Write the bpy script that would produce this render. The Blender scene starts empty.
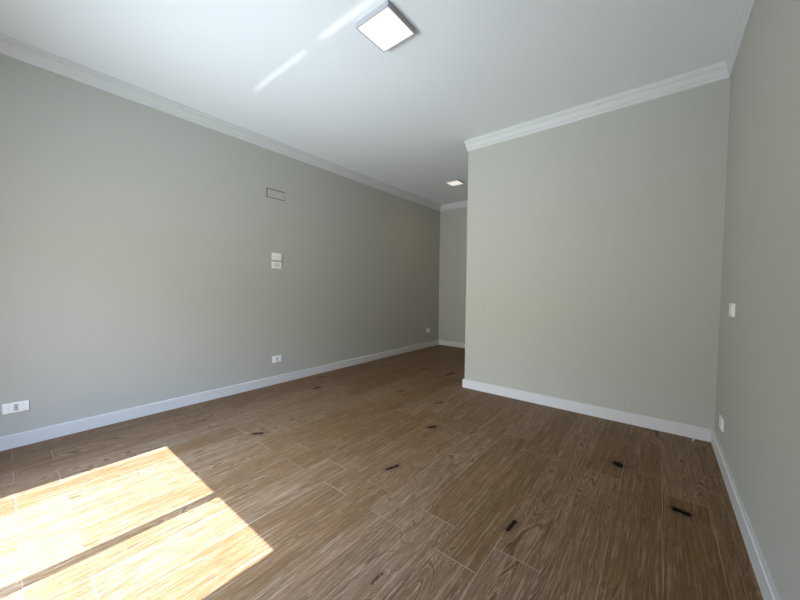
import bpy, bmesh, math
from mathutils import Vector, Matrix

C = bpy.context.scene.collection
sc = bpy.context.scene

# ---------------------------------------------------------------- camera
cam_d = bpy.data.cameras.new('camera')
cam = bpy.data.objects.new('camera', cam_d)
C.objects.link(cam)
cam_d.sensor_width = 36.0
cam_d.lens = 323.307 / 800 * 36.0
cam_d.clip_start = 0.02
RT = Vector((0.77881348, 0.62718091, 0.00967791))
UP = Vector((-0.03091558, 0.02297063, 0.99925801))
FW = Vector((-0.62649325, 0.77853481, -0.0372795))
M = Matrix((RT, UP, -FW)).transposed().to_4x4()
M.translation = (0, 0, 1.1)
cam.matrix_world = M
sc.camera = cam

sc.view_settings.view_transform = 'Standard'
sc.view_settings.look = 'None'
sc.view_settings.gamma = 1.0
sc.view_settings.use_curve_mapping = False
sc.view_settings.exposure = 0.0

# ---------------------------------------------------------------- dimensions (metres)
XL, XR = -3.368, 0.3375        # left / right wall faces
YP, YF = 3.241, 5.40          # projecting wall, far wall of the corridor
XE = -1.6725                   # corner of the projecting wall
YB = -0.55                     # wall with the terrace door, behind the camera
ZC = 2.70
DX0, DX1 = -2.605, -1.222        # clear opening of the door (glass line)
YD = -0.70                     # door frame line
TANE = ZC / (1.36 - YD)        # sun elevation
ZLINT = (0.738 - YD) * TANE    # underside of the door head
ELEV = math.atan(TANE)

# ---------------------------------------------------------------- world, sun, daylight
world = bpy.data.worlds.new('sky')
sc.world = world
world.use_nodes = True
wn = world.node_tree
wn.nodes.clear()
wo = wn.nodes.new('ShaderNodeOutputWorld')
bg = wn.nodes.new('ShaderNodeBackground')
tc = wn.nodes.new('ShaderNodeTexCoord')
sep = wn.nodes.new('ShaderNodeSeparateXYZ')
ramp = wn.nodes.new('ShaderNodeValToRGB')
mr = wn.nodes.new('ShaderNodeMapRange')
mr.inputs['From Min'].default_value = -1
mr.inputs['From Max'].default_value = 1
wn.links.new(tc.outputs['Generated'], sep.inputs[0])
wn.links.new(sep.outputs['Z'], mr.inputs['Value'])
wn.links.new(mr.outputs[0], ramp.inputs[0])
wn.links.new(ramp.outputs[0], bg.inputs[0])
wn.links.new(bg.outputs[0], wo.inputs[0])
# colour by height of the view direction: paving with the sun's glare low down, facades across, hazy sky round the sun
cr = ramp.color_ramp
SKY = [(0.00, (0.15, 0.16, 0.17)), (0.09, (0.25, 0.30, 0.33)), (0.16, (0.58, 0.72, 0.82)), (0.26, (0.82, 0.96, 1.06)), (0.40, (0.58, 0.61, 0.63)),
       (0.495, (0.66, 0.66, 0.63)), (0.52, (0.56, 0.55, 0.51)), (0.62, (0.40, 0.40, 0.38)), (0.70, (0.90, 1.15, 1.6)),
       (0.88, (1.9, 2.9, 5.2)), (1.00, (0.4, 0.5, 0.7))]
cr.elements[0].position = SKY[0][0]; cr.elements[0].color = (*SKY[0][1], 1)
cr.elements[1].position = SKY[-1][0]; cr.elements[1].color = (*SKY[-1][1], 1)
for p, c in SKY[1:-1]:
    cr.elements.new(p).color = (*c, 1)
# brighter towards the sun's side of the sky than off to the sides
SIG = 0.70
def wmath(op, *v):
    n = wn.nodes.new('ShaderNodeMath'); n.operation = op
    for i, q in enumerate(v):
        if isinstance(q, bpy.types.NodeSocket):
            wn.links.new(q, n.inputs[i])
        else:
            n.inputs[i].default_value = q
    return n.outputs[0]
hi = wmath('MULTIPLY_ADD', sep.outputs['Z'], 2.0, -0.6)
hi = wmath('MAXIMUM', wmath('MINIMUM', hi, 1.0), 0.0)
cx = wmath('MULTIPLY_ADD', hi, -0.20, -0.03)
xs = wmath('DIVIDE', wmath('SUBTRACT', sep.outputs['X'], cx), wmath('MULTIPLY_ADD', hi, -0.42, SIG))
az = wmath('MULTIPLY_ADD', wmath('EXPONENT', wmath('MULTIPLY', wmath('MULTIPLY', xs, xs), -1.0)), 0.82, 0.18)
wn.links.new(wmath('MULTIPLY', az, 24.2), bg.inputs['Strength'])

sun_d = bpy.data.lights.new('sun', 'SUN')
sun_d.energy = 31.0
sun_d.angle = 0.005
sun_d.color = (0.84, 0.98, 1.30)
sun = bpy.data.objects.new('sun', sun_d)
C.objects.link(sun)
sun.location = (-1.9, -6, 6)
sun.rotation_euler = Vector((0, math.cos(ELEV), -math.sin(ELEV))).to_track_quat('-Z', 'Y').to_euler()

por_d = bpy.data.lights.new('door_daylight', 'AREA')
por_d.shape = 'RECTANGLE'
por_d.size = DX1 - DX0 + 0.04
por_d.size_y = ZLINT + 0.04
por_d.cycles.is_portal = True
por = bpy.data.objects.new('door_daylight', por_d)
C.objects.link(por)
por.location = ((DX0 + DX1) / 2, YD + 0.06, ZLINT / 2)
por.rotation_euler = Vector((0, 1, 0)).to_track_quat('-Z', 'Z').to_euler()

# lamps added in place of sun glancing off the threshold, one per leaf
GL = Vector((0, math.cos(ELEV), math.sin(ELEV)))
for nm, x0, x1, w, p in (('added_glint_lamp', -2.62, -1.925, 0.018, 0.034), ('added_glint_lamp', -1.75, -1.25, 0.050, 0.044)):
    d = bpy.data.lights.new(nm, 'AREA')
    d.shape = 'RECTANGLE'
    d.size = x1 - x0
    d.size_y = w
    d.energy = p
    d.color = (0.97, 0.98, 1.0)
    d.spread = math.radians(1.0)
    o = bpy.data.objects.new(nm, d)
    C.objects.link(o)
    o.location = ((x0 + x1) / 2, YD, 0.012)
    o.rotation_euler = GL.to_track_quat('-Z', 'Y').to_euler()

# ---------------------------------------------------------------- material helpers
def mat(name, col, rough=0.5, spec=0.5, noise=None, emit=None, coat=0.0, metal=0.0):
    m = bpy.data.materials.new(name)
    m.use_nodes = True
    nt = m.node_tree
    b = nt.nodes['Principled BSDF']
    b.inputs['Base Color'].default_value = (*col, 1)
    b.inputs['Roughness'].default_value = rough
    b.inputs['Specular IOR Level'].default_value = spec
    b.inputs['Coat Weight'].default_value = coat
    b.inputs['Metallic'].default_value = metal
    if emit:
        b.inputs['Emission Color'].default_value = (*emit[0], 1)
        b.inputs['Emission Strength'].default_value = emit[1]
    if noise:
        sc_, amt, bump = noise
        g = nt.nodes.new('ShaderNodeNewGeometry')
        n = nt.nodes.new('ShaderNodeTexNoise')
        n.inputs['Scale'].default_value = sc_
        n.inputs['Detail'].default_value = 4
        nt.links.new(g.outputs['Position'], n.inputs['Vector'])
        mx = nt.nodes.new('ShaderNodeMix')
        mx.data_type = 'RGBA'
        mx.inputs[6].default_value = (*[c * (1 - amt) for c in col], 1)
        mx.inputs[7].default_value = (*[min(1, c * (1 + amt)) for c in col], 1)
        nt.links.new(n.outputs[0], mx.inputs[0])
        nt.links.new(mx.outputs[2], b.inputs['Base Color'])
        if bump:
            n2 = nt.nodes.new('ShaderNodeTexNoise')
            n2.inputs['Scale'].default_value = 260
            nt.links.new(g.outputs['Position'], n2.inputs['Vector'])
            bp = nt.nodes.new('ShaderNodeBump')
            bp.inputs['Strength'].default_value = bump
            bp.inputs['Distance'].default_value = 0.001
            nt.links.new(n2.outputs[0], bp.inputs['Height'])
            nt.links.new(bp.outputs[0], b.inputs['Normal'])
    return m

WALLC = (0.445, 0.445, 0.395)
m_wall = mat('greige_wall_paint', WALLC, 0.75, 0.25, noise=(0.8, 0.015, 0.08))
m_ceil = mat('white_ceiling_paint', (0.78, 0.79, 0.79), 0.8, 0.2, noise=(0.7, 0.01, 0.05))
m_trim = mat('white_gloss_trim', (0.62, 0.62, 0.60), 0.35, 0.5, noise=(3, 0.01, 0))
m_plast = mat('white_plastic', (0.86, 0.86, 0.84), 0.3, 0.5, noise=(20, 0.01, 0))
m_plast2 = mat('pale_grey_plastic', (0.60, 0.60, 0.60), 0.35, 0.5, noise=(20, 0.01, 0))
m_dark = mat('dark_slot', (0.03, 0.03, 0.03), 0.6, 0.3, noise=(20, 0.05, 0))
m_gap = mat('gap_shade', (0.05, 0.048, 0.043), 0.8, 0.2, noise=(40, 0.2, 0))  # shade of the gap round the junction-box lid, put into the colour
m_lampb = mat('lamp_grey_metal', (0.40, 0.39, 0.41), 0.45, 0.4, noise=(10, 0.02, 0))
m_diff = mat('lamp_diffuser', (0.55, 0.55, 0.52), 0.5, 0.2, emit=((1.0, 0.96, 0.86), 0.72))
m_alu = mat('white_door_metal', (0.75, 0.75, 0.75), 0.35, 0.5, noise=(8, 0.02, 0))
m_sill = mat('polished_threshold', (0.7, 0.7, 0.7), 0.1, 0.6, metal=1.0, noise=(8, 0.02, 0))
m_plaster = mat('plaster_crumb', (0.6, 0.57, 0.52), 0.9, 0.1, noise=(90, 0.1, 0))

# ---------------------------------------------------------------- floor material
PW, PL, PX0 = 0.1865, 1.103, 0.228
def floor_material():
    m = bpy.data.materials.new('wood_look_plank_tile')
    m.use_nodes = True
    nt = m.node_tree
    L = nt.links.new
    b = nt.nodes['Principled BSDF']
    def node(t, **k):
        n = nt.nodes.new(t)
        for a, v in k.items():
            setattr(n, a, v)
        return n
    def put(sock, v):
        if isinstance(v, bpy.types.NodeSocket):
            L(v, sock)
        else:
            sock.default_value = v
    def ma(op, a, b_=None, c=None, clamp=False):
        n = node('ShaderNodeMath', operation=op, use_clamp=clamp)
        put(n.inputs[0], a)
        if b_ is not None:
            put(n.inputs[1], b_)
        if c is not None:
            put(n.inputs[2], c)
        return n.outputs[0]
    def sm(v, lo, hi, a=0.0, b_=1.0):
        n = node('ShaderNodeMapRange', interpolation_type='SMOOTHSTEP')
        put(n.inputs[0], v)
        n.inputs[1].default_value = lo
        n.inputs[2].default_value = hi
        n.inputs[3].default_value = a
        n.inputs[4].default_value = b_
        return n.outputs[0]
    def xyz(x, y, z):
        n = node('ShaderNodeCombineXYZ')
        put(n.inputs[0], x); put(n.inputs[1], y); put(n.inputs[2], z)
        return n.outputs[0]
    def noise(v, s=1.0, d=2.0, rough=0.5, dist=0.0):
        n = node('ShaderNodeTexNoise')
        L(v, n.inputs['Vector'])
        n.inputs['Scale'].default_value = s
        n.inputs['Detail'].default_value = d
        n.inputs['Roughness'].default_value = rough
        n.inputs['Distortion'].default_value = dist
        return n.outputs[0]
    def mix(f, a, b_, mode='MIX'):
        n = node('ShaderNodeMix', data_type='RGBA', blend_type=mode)
        put(n.inputs[0], f); put(n.inputs[6], a); put(n.inputs[7], b_)
        return n.outputs[2]
    g = node('ShaderNodeNewGeometry')
    s = node('ShaderNodeSeparateXYZ')
    L(g.outputs['Position'], s.inputs[0])
    X, Y = s.outputs[0], s.outputs[1]
    u = ma('DIVIDE', ma('SUBTRACT', PX0, X), PW)
    row = ma('FLOOR', u)
    uf = ma('SUBTRACT', u, row)
    par = ma('FLOORED_MODULO', row, 2.0)
    off = ma('MULTIPLY_ADD', par, 0.165, 0.030)
    v = ma('DIVIDE', ma('SUBTRACT', Y, off), PL)
    col = ma('FLOOR', v)
    vf = ma('SUBTRACT', v, col)
    eu = ma('MULTIPLY', ma('MINIMUM', uf, ma('SUBTRACT', 1.0, uf)), PW)
    ev = ma('MULTIPLY', ma('MINIMUM', vf, ma('SUBTRACT', 1.0, vf)), PL)
    wn_ = node('ShaderNodeTexWhiteNoise', noise_dimensions='3D')
    L(xyz(row, col, 3.7), wn_.inputs['Vector'])
    r = wn_.outputs['Value']
    ro = ma('MULTIPLY', r, 37.0)
    # joint: fine pale line, fainter along the planks than at their ends
    nj = noise(xyz(ma('MULTIPLY', X, 3.0), ma('MULTIPLY', Y, 3.0), 0.0), 1.0, 2.0)
    ju = ma('MULTIPLY', sm(eu, 0.0006, 0.0018, 1.0, 0.0), sm(nj, 0.40, 0.62, 0.10, 0.75))
    jv = ma('MULTIPLY', sm(ev, 0.0008, 0.0022, 1.0, 0.0), sm(nj, 0.35, 0.6, 0.25, 0.65))
    joint = ma('MAXIMUM', ju, jv)

    # knots and swirls: (x0,y0,x1,y1, radius, darkness, swirl)
    KN = [(-2.335, 1.175, -2.300, 1.215, 0.017, 1.0, .5), (-2.900, 2.13, -2.887, 2.19, 0.018, 1.0, .4),
          (-1.255, 1.450, -1.235, 1.530, 0.013, 0.95, .6), (-1.390, 2.115, -1.365, 2.15, 0.020, 1.0, .5),
          (-1.645, 2.59, -1.620, 2.66, 0.013, 0.75, .4), (-0.511, 1.438, -0.501, 1.510, 0.013, 0.95, .6),
          (-0.180, 2.436, -0.166, 2.420, 0.034, 1.0, .6), (0.094, 2.112, 0.132, 2.104, 0.026, 1.0, .5),
          (-2.092, 3.56, -2.065, 3.68, 0.018, 1.0, .4), (-2.480, 3.54, -2.430, 3.68, 0.012, 0.8, .3),
          (-3.213, 2.42, -3.183, 2.53, 0.010, 0.8, .3), (-2.75, 2.58, -2.766, 2.68, 0.009, 0.6, .3),
          (-0.802, 0.850, -0.803, 0.90, 0.007, 0.75, 1.0), (-0.105, 1.765, -0.100, 1.780, 0.012, 0.0, 1.0),
          (-1.035, 1.585, -1.050, 1.61, 0.012, 0.0, 1.0), (-1.024, 1.18, -1.02, 1.20, 0.010, 0.0, .9),
          (-0.664, 1.61, -0.668, 1.66, 0.012, 0.0, 1.0), (-0.656, 1.165, -0.648, 1.20, 0.012, 0.0, .9),
          (-2.35, 0.36, -2.33, 0.44, 0.005, 0.35, .3), (-2.10, 0.56, -2.08, 0.60, 0.004, 0.35, .3)]
    kdark = None
    ksw = None
    kn = noise(xyz(ma('MULTIPLY', X, 60.0), ma('MULTIPLY', Y, 40.0), 2.0), 1.0, 3.0)
    wob = ma('MULTIPLY', ma('SUBTRACT', kn, 0.5), 0.030)
    for (ax, ay, bx, by, rad, dk, sw) in KN:
        rad *= 1.15
        dx, dy = bx - ax, by - ay
        l2 = dx * dx + dy * dy
        px = ma('SUBTRACT', X, ax)
        py = ma('SUBTRACT', Y, ay)
        t = ma('DIVIDE', ma('MULTIPLY_ADD', px, dx, ma('MULTIPLY', py, dy)), l2, clamp=True)
        qx = ma('MULTIPLY_ADD', t, -dx, px)
        qy = ma('MULTIPLY_ADD', t, -dy, py)
        d = ma('SQRT', ma('MULTIPLY_ADD', qx, qx, ma('MULTIPLY', qy, qy)))
        if dk > 0:
            k = ma('MULTIPLY', sm(ma('ADD', d, wob), rad * 0.35, rad * 1.25, 1.0, 0.0), dk)
            halo = sm(d, 0.0, rad * 3.2, 0.30 * dk, 0.0)
            k = ma('MAXIMUM', k, halo)
            kdark = k if kdark is None else ma('MAXIMUM', kdark, k)
        # swirl: pulls the growth rings around the spot, long along the plank
        q2 = ma('MULTIPLY_ADD', ma('MULTIPLY', qx, 1 / 0.030), ma('MULTIPLY', qx, 1 / 0.030),
                ma('MULTIPLY', ma('MULTIPLY', qy, 1 / 0.075), ma('MULTIPLY', qy, 1 / 0.075)))
        e_ = ma('MULTIPLY', ma('EXPONENT', ma('MULTIPLY', q2, -1.0)), sw * 0.26)
        ksw = e_ if ksw is None else ma('ADD', ksw, e_)

    # growth-ring contours (cathedral figure)
    base = noise(xyz(ma('MULTIPLY_ADD', X, 6.5, ro), ma('MULTIPLY_ADD', Y, 0.85, ro), r), 1.0, 1.5, 0.45, 0.15)
    fine = noise(xyz(ma('MULTIPLY', X, 40.0), ma('MULTIPLY_ADD', Y, 9.0, ro), r), 1.0, 2.0, 0.5)
    fld = ma('ADD', ma('ADD', base, ksw), ma('MULTIPLY', fine, 0.030))
    ph = ma('MULTIPLY', fld, 19.0)
    fr = ma('SUBTRACT', ph, ma('FLOOR', ph))
    tri = ma('ABSOLUTE', ma('MULTIPLY_ADD', fr, 2.0, -1.0))
    ring = sm(tri, 0.78, 0.97, 0.0, 1.0)
    # how strongly the figure shows: patchy, some planks plain
    msk = noise(xyz(ma('MULTIPLY_ADD', X, 5.0, ro), ma('MULTIPLY_ADD', Y, 1.4, ro), 9.0), 1.0, 2.0)
    msk = sm(ma('ADD', ma('ADD', msk, ma('MULTIPLY', ksw, 1.2)), ma('MULTIPLY', ma('SUBTRACT', r, 0.5), 0.25)), 0.42, 0.66, 0.12, 1.0)
    ring = ma('MULTIPLY', ring, msk)
    # fibres
    f1 = noise(xyz(ma('MULTIPLY', X, 170.0), ma('MULTIPLY_ADD', Y, 8.0, ro), r), 1.0, 3.0, 0.6)
    f2 = noise(xyz(ma('MULTIPLY', X, 420.0), ma('MULTIPLY_ADD', Y, 16.0, ro), r), 1.0, 2.0, 0.6)
    f3 = noise(xyz(ma('MULTIPLY', X, 38.0), ma('MULTIPLY_ADD', Y, 1.3, ro), r), 1.0, 3.0, 0.55)
    blot = noise(xyz(ma('MULTIPLY_ADD', X, 6.0, ro), ma('MULTIPLY_ADD', Y, 2.2, ro), r), 1.0, 3.0, 0.55)

    cA = (0.185, 0.099, 0.042, 1)
    cB = (0.122, 0.062, 0.023, 1)
    c = mix(sm(f3, 0.30, 0.72), cA, cB)
    c = mix(sm(blot, 0.35, 0.7, 0.0, 0.55), c, (0.118, 0.061, 0.024, 1))
    c = mix(sm(f1, 0.40, 0.75, 0.0, 0.55), c, (0.250, 0.153, 0.076, 1))
    f4 = noise(xyz(ma('MULTIPLY', X, 200.0), ma('MULTIPLY_ADD', Y, 13.0, ro), 5.0), 1.0, 3.0, 0.6)
    c = mix(ma('MULTIPLY', sm(f4, 0.58, 0.64), sm(msk, 0.0, 0.8, 0.5, 0.9)), c, (0.290, 0.196, 0.106, 1))
    c = mix(sm(f2, 0.50, 0.72, 0.0, 0.60), c, (0.071, 0.034, 0.013, 1))
    f5 = noise(xyz(ma('MULTIPLY', X, 105.0), ma('MULTIPLY_ADD', Y, 3.4, ro), 11.0), 1.0, 2.5, 0.55, 0.3)
    c = mix(sm(f5, 0.55, 0.66, 0.0, 0.36), c, (0.353, 0.253, 0.165, 1))
    c = mix(sm(f5, 0.34, 0.45, 0.36, 0.0), c, (0.069, 0.038, 0.019, 1))
    edge = ma('MULTIPLY', ma('MULTIPLY', sm(tri, 0.45, 0.65), sm(tri, 0.66, 0.78, 1.0, 0.0)), msk)
    c = mix(ma('MULTIPLY', edge, 0.55), c, (0.290, 0.187, 0.095, 1))
    c = mix(ma('MULTIPLY', ring, 0.62), c, (0.050, 0.025, 0.008, 1))
    # plank to plank tone
    hsv = node('ShaderNodeHueSaturation')
    L(c, hsv.inputs['Color'])
    L(ma('MULTIPLY_ADD', r, 0.22, 0.90), hsv.inputs['Value'])
    L(ma('MULTIPLY_ADD', wn_.outputs['Value'], -0.12, 1.05), hsv.inputs['Saturation'])
    c = hsv.outputs[0]
    c = mix(kdark, c, (0.010, 0.006, 0.004, 1))
    c = mix(joint, c, (0.40, 0.32, 0.24, 1))
    L(c, b.inputs['Base Color'])
    rough = ma('ADD', ma('MULTIPLY', ring, 0.12), ma('MULTIPLY_ADD', f1, 0.18, 0.36))
    L(rough, b.inputs['Roughness'])
    L(ma('MULTIPLY_ADD', kdark, -0.15, 0.16), b.inputs['Specular IOR Level'])
    h = ma('ADD', ma('ADD', ma('MULTIPLY', f1, 0.4), ma('MULTIPLY', f5, 1.6)), ma('MULTIPLY', f2, 0.3))
    h = ma('SUBTRACT', h, ma('MULTIPLY', ring, 0.9))
    h = ma('SUBTRACT', h, ma('MULTIPLY', joint, 0.8))
    h = ma('SUBTRACT', h, ma('MULTIPLY', kdark, 0.8))
    bp = node('ShaderNodeBump')
    bp.inputs['Strength'].default_value = 0.8
    bp.inputs['Distance'].default_value = 0.0016
    L(h, bp.inputs['Height'])
    L(bp.outputs[0], b.inputs['Normal'])
    return m
m_floor = floor_material()

# ---------------------------------------------------------------- mesh helpers
def link(name, bm, m, parent=None, loc=None):
    bmesh.ops.recalc_face_normals(bm, faces=bm.faces)
    me = bpy.data.meshes.new(name)
    bm.to_mesh(me)
    bm.free()
    me.materials.append(m)
    o = bpy.data.objects.new(name, me)
    C.objects.link(o)
    if parent:
        o.parent = parent
    if loc:
        o.location = loc
    return o

def box(bm, x0, x1, y0, y1, z0, z1, bev=0.0, seg=2):
    r = bmesh.ops.create_cube(bm, size=1.0)
    vs = r['verts']
    for v in vs:
        v.co = Vector((x0 + (v.co.x + .5) * (x1 - x0), y0 + (v.co.y + .5) * (y1 - y0), z0 + (v.co.z + .5) * (z1 - z0)))
    if bev:
        es = list({e for v in vs for e in v.link_edges})
        bmesh.ops.bevel(bm, geom=es, offset=bev, segments=seg, affect='EDGES', profile=0.5)

def cyl(bm, p, axis, r, h, n=16):
    q = Vector(axis).to_track_quat('Z', 'Y').to_matrix().to_4x4()
    q.translation = Vector(p)
    bmesh.ops.create_cone(bm, cap_ends=True, segments=n, radius1=r, radius2=r, depth=h, matrix=q)

def struct(name, bm, m, parent=None):
    o = link(name, bm, m, parent)
    if not parent:
        o['kind'] = 'structure'
    return o

def strip(bm, pts, prof):
    """Sweep a closed profile (n, z) along a mitred polyline; room lies to the right of the path direction."""
    P = [Vector(p) for p in pts]
    rings = []
    for i, p in enumerate(P):
        ns = []
        if i > 0:
            d = (P[i] - P[i - 1]).normalized(); ns.append(Vector((d.y, -d.x)))
        if i < len(P) - 1:
            d = (P[i + 1] - P[i]).normalized(); ns.append(Vector((d.y, -d.x)))
        if len(ns) == 1:
            mit = ns[0]
        else:
            mit = (ns[0] + ns[1]) / (1 + ns[0].dot(ns[1]))
        rings.append([bm.verts.new((p.x + mit.x * a, p.y + mit.y * a, z)) for a, z in prof])
    n = len(prof)
    for a, b_ in zip(rings, rings[1:]):
        for k in range(n):
            bm.faces.new((a[k], a[(k + 1) % n], b_[(k + 1) % n], b_[k]))
    bm.faces.new(rings[0])
    bm.faces.new(rings[-1])

T = 0.15
# ---------------------------------------------------------------- room shell
bm = bmesh.new(); box(bm, XL - T, XR + T, YB - 0.40, YF + T, -0.12, 0.0); struct('floor', bm, m_floor)
bm = bmesh.new(); box(bm, XL - T, XR + T, YB - 0.40, YF + T, ZC, ZC + 0.12); struct('ceiling', bm, m_ceil)
bm = bmesh.new(); box(bm, XL - T, XL, YB, YF + T, 0, ZC); struct('wall_left', bm, m_wall)
bm = bmesh.new(); box(bm, XR, XR + T, YB, YF + T, 0, ZC); struct('wall_right', bm, m_wall)
bm = bmesh.new(); box(bm, XL, XE, YF, YF + T, 0, ZC); struct('wall_far', bm, m_wall)
bm = bmesh.new(); box(bm, XE, XR, YP, YF + T, 0, ZC); struct('wall_front', bm, m_wall)
# back wall with the terrace door opening (behind the camera)
ox0, ox1, oz = DX0 - 0.05, DX1 + 0.05, ZLINT + 0.05
bm = bmesh.new()
box(bm, XL - T, ox0, YB - 0.23, YB, 0, ZC)
box(bm, ox1, XR + T, YB - 0.23, YB, 0, ZC)
box(bm, ox0, ox1, YB - 0.23, YB, oz, ZC)
struct('wall_back', bm, m_wall)

# baseboards
BT, BH = 0.017, 0.0916
bprof = [(0, 0.0), (BT, 0.0), (BT, BH - 0.006), (BT - 0.004, BH), (0, BH)]
def base(name, pts):
    bm = bmesh.new(); strip(bm, pts, bprof); struct(name, bm, m_trim)
base('baseboard_left', [(XL, YB), (XL, YF)])
base('baseboard_far', [(XL + BT, YF), (XE, YF)])
base('baseboard_front', [(XE, YF - BT), (XE, YP), (XR - BT, YP)])
base('baseboard_right', [(XR, YP), (XR, YB)])
bm = bmesh.new()
strip(bm, [(XR - BT, YB), (ox1, YB)], bprof)
strip(bm, [(ox0, YB), (XL + BT, YB)], bprof)
struct('baseboard_back', bm, m_trim)

# crown moulding, stepped plaster profile
CP = 0.034
cprof = [(0, 2.588), (0.010, 2.588), (0.013, 2.594), (0.013, 2.612), (0.018, 2.616), (0.021, 2.640),
         (0.024, 2.652), (0.024, 2.662), (0.030, 2.666), (0.030, 2.682), (CP, 2.686), (CP, ZC), (0, ZC)]
def crown(name, pts):
    bm = bmesh.new(); strip(bm, pts, cprof); struct(name, bm, m_trim)
crown('trim_1', [(XL, YB), (XL, YF), (XE, YF), (XE, YP), (XR, YP), (XR, YB), (XL + CP, YB)])

# terrace door behind the camera
dr = bpy.data.objects.new('door_1', None); C.objects.link(dr); dr['kind'] = 'structure'
dr.location = ((DX0 + DX1) / 2, YD, 0)
def dpart(name, m, *boxes):
    bm = bmesh.new()
    for b_ in boxes:
        box(bm, *b_)
    bmesh.ops.translate(bm, verts=bm.verts, vec=-dr.location)
    return link(name, bm, m, dr)
dpart('door_frame', m_alu, (ox0, DX0, YD - .03, YD + .03, 0, oz), (DX1, ox1, YD - .03, YD + .03, 0, oz),
      (DX0 + .02, DX1 - .02, YD - .03, YD + .0, ZLINT, oz))
dpart('mullion', m_alu, (-1.823, -1.763, YD - .02, YD + .02, 0.01, ZLINT))
dpart('threshold', m_sill, (DX0 + .02, DX1 - .02, YD - .03, YD + .03, 0, 0.01))

# ---------------------------------------------------------------- things
def tag(o, label, cat, group=None):
    o['label'] = label; o['category'] = cat
    if group:
        o['group'] = group
def thing(name, loc, label, cat, rotz=0.0, group=None):
    o = bpy.data.objects.new(name, None)
    o.empty_display_size = 0.05
    C.objects.link(o)
    o.location = loc
    o.rotation_euler = (0, 0, rotz)
    tag(o, label, cat, group)
    return o

# ceiling lights, square surface-mounted panels
def ceiling_light(loc, S, H, label, glow):
    lt = thing('ceiling_light', loc, label, 'ceiling light', group='square ceiling lights')
    W = 0.006
    bm = bmesh.new()
    box(bm, -S, S, -S, -S + W, -H, 0); box(bm, -S, S, S - W, S, -H, 0)
    box(bm, -S, -S + W, -S + W, S - W, -H, 0); box(bm, S - W, S, -S + W, S - W, -H, 0)
    box(bm, -S + W, S - W, -S + W, S - W, -0.010, 0)
    link('lamp_frame', bm, m_lampb, lt)
    bm = bmesh.new(); box(bm, -S + W, S - W, -S + W, S - W, -H + .0015, -0.0102, 0.001, 1)
    link('diffuser', bm, m_diff, lt)
    ld = bpy.data.lights.new('panel_glow', 'AREA')
    ld.shape = 'SQUARE'; ld.size = 2 * S - .03; ld.energy = glow; ld.color = (1.0, 0.62, 0.24)
    lo = bpy.data.objects.new('panel_glow', ld); C.objects.link(lo); lo.parent = lt; lo.location = (0, 0, -H - 0.004)
    return lt
ceiling_light((-1.356, 1.521, ZC), 0.128, 0.034, 'large square lit ceiling panel near the camera, beside the bright streaks on the ceiling', 1.4)
ceiling_light((-2.455, 4.34, ZC), 0.102, 0.022, 'small-looking square lit ceiling panel deep in the corridor, by the corner of the projecting wall', 1.6)

# wall plates. Local frame: x along the wall, y out of the wall towards the room, z up, origin at the plate's middle on the wall
def plate(name, loc, rotz, label, cat, kind, w=0.118, h=0.078, group=None, depth=0.009):
    t = thing(name, loc, label, cat, rotz, group)
    bm = bmesh.new()
    box(bm, -w / 2, w / 2, 0, depth, -h / 2, h / 2, 0.003, 3)
    link('cover_plate', bm, m_plast, t)
    mw, mh = 0.0225, 0.045
    f0 = depth
    def socket(cx):
        b = bmesh.new(); box(b, cx - mw / 2 + .0006, cx + mw / 2 - .0006, f0 - .001, f0 + .0012, -mh / 2, mh / 2, 0.0008, 2)
        o = link('socket_insert', b, m_plast2 if kind != 'triple' else m_plast, t)
        b = bmesh.new()
        for dz in (-0.013, 0, 0.013):
            cyl(b, (cx, f0 + .0014, dz), (0, 1, 0), 0.0042, 0.001)
        link('socket_holes', b, m_dark, o)
    def rocker(cx, m=m_plast):
        b = bmesh.new()
        box(b, cx - mw / 2 + .0008, cx + mw / 2 - .0008, f0 - .001, f0 + .0025, -mh / 2, mh / 2, 0.001, 2)
        link('rocker', b, m, t)
    def seam():
        b = bmesh.new()
        box(b, -mw * 1.5 - .0008, mw * 1.5 + .0008, f0 - .0012, f0 + .0003, -mh / 2 - .0008, mh / 2 + .0008)
        link('insert_recess', b, m_plast2, t)
    seam()
    if kind == 'switch':
        for c in (-mw, 0, mw): rocker(c)
    elif kind == 'triple':
        for c in (-mw, 0, mw): socket(c)
    elif kind == 'single':
        rocker(-mw); socket(0); rocker(mw)
    return t

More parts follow.
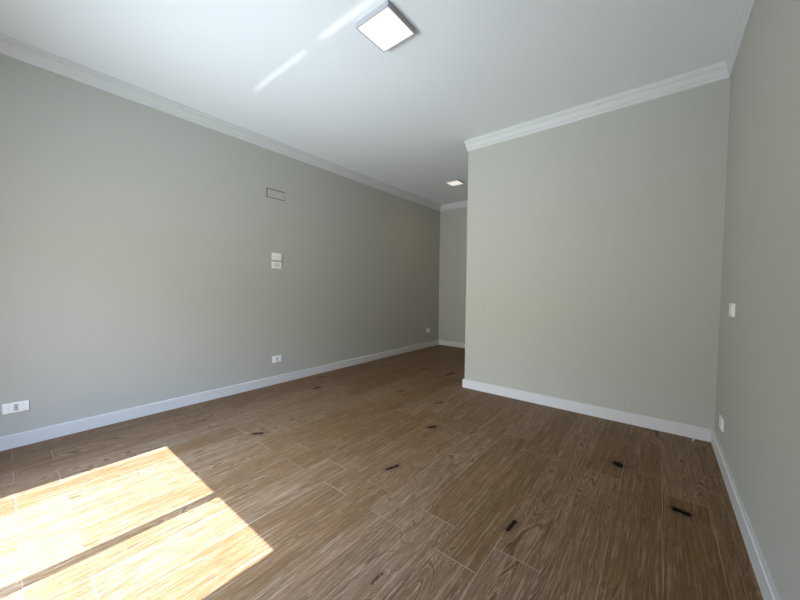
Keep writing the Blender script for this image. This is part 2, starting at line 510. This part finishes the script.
LW = -math.pi / 2   # local +y becomes +x (out of the left wall)
RW = math.pi / 2    # local +y becomes -x (out of the right wall)
plate('light_switch', (XL, 1.966, 1.437), LW, 'white three-rocker switch plate on the left wall, directly above the plate with dark sockets', 'light switch', 'switch', h=0.080)
plate('wall_socket', (XL, 1.966, 1.342), LW, 'white plate with three dark-holed sockets, directly under the switch plate on the left wall', 'wall socket', 'triple', h=0.074, group='wall sockets')
plate('wall_socket', (XL, 1.966, 0.282), LW, 'white low socket on the left wall in line below the switch plates, above the baseboard', 'wall socket', 'single', group='wall sockets')
plate('wall_socket', (XL, 0.057, 0.271), LW, 'pale socket plate low at the left edge of the photo, beyond the sunlit floor patch', 'wall socket', 'single', w=0.118, h=0.070, group='wall sockets')
plate('wall_socket', (XL, 5.03, 0.308), LW, 'small socket low on the left wall at the far end, near the corridor corner', 'wall socket', 'single', group='wall sockets')
plate('light_switch', (XR, 2.70, 0.990), RW, 'white switch plate seen edge-on at mid height on the right wall', 'light switch', 'single', h=0.080, depth=0.012)
plate('wall_socket', (XR, 2.90, 0.250), RW, 'white socket plate seen edge-on low on the right wall above the baseboard corner', 'wall socket', 'single', group='wall sockets')

# junction-box lid, painted in with the wall
jb = thing('junction_box', (XL, 1.9635, 2.126), 'wall-coloured rectangular junction box lid with dark outline high on the left wall', 'junction box', LW)
bm = bmesh.new(); box(bm, -.110, .110, 0, .002, -.049, .049)
link('box_gap_shade', bm, m_gap, jb)  # dark sheet drawn as the shadow line around the lid
bm = bmesh.new(); box(bm, -.107, .101, .001, .0045, -.044, .041, 0.001, 1)
link('box_lid', bm, m_wall, jb)

# crumb of plaster on the floor by the corner
bm = bmesh.new()
bmesh.ops.create_icosphere(bm, subdivisions=2, radius=1.0)
for v in bm.verts:
    v.co = Vector((v.co.x * 0.006 + 0.006 * math.sin(v.co.y * 3), v.co.y * 0.030, max(-0.2, v.co.z) * 0.004 + 0.0008))
o = link('plaster_crumb', bm, m_plaster, None, (0.222, 3.19, 0))
tag(o, 'tiny pale plaster crumb on the floor against the baseboard near the right corner', 'debris')
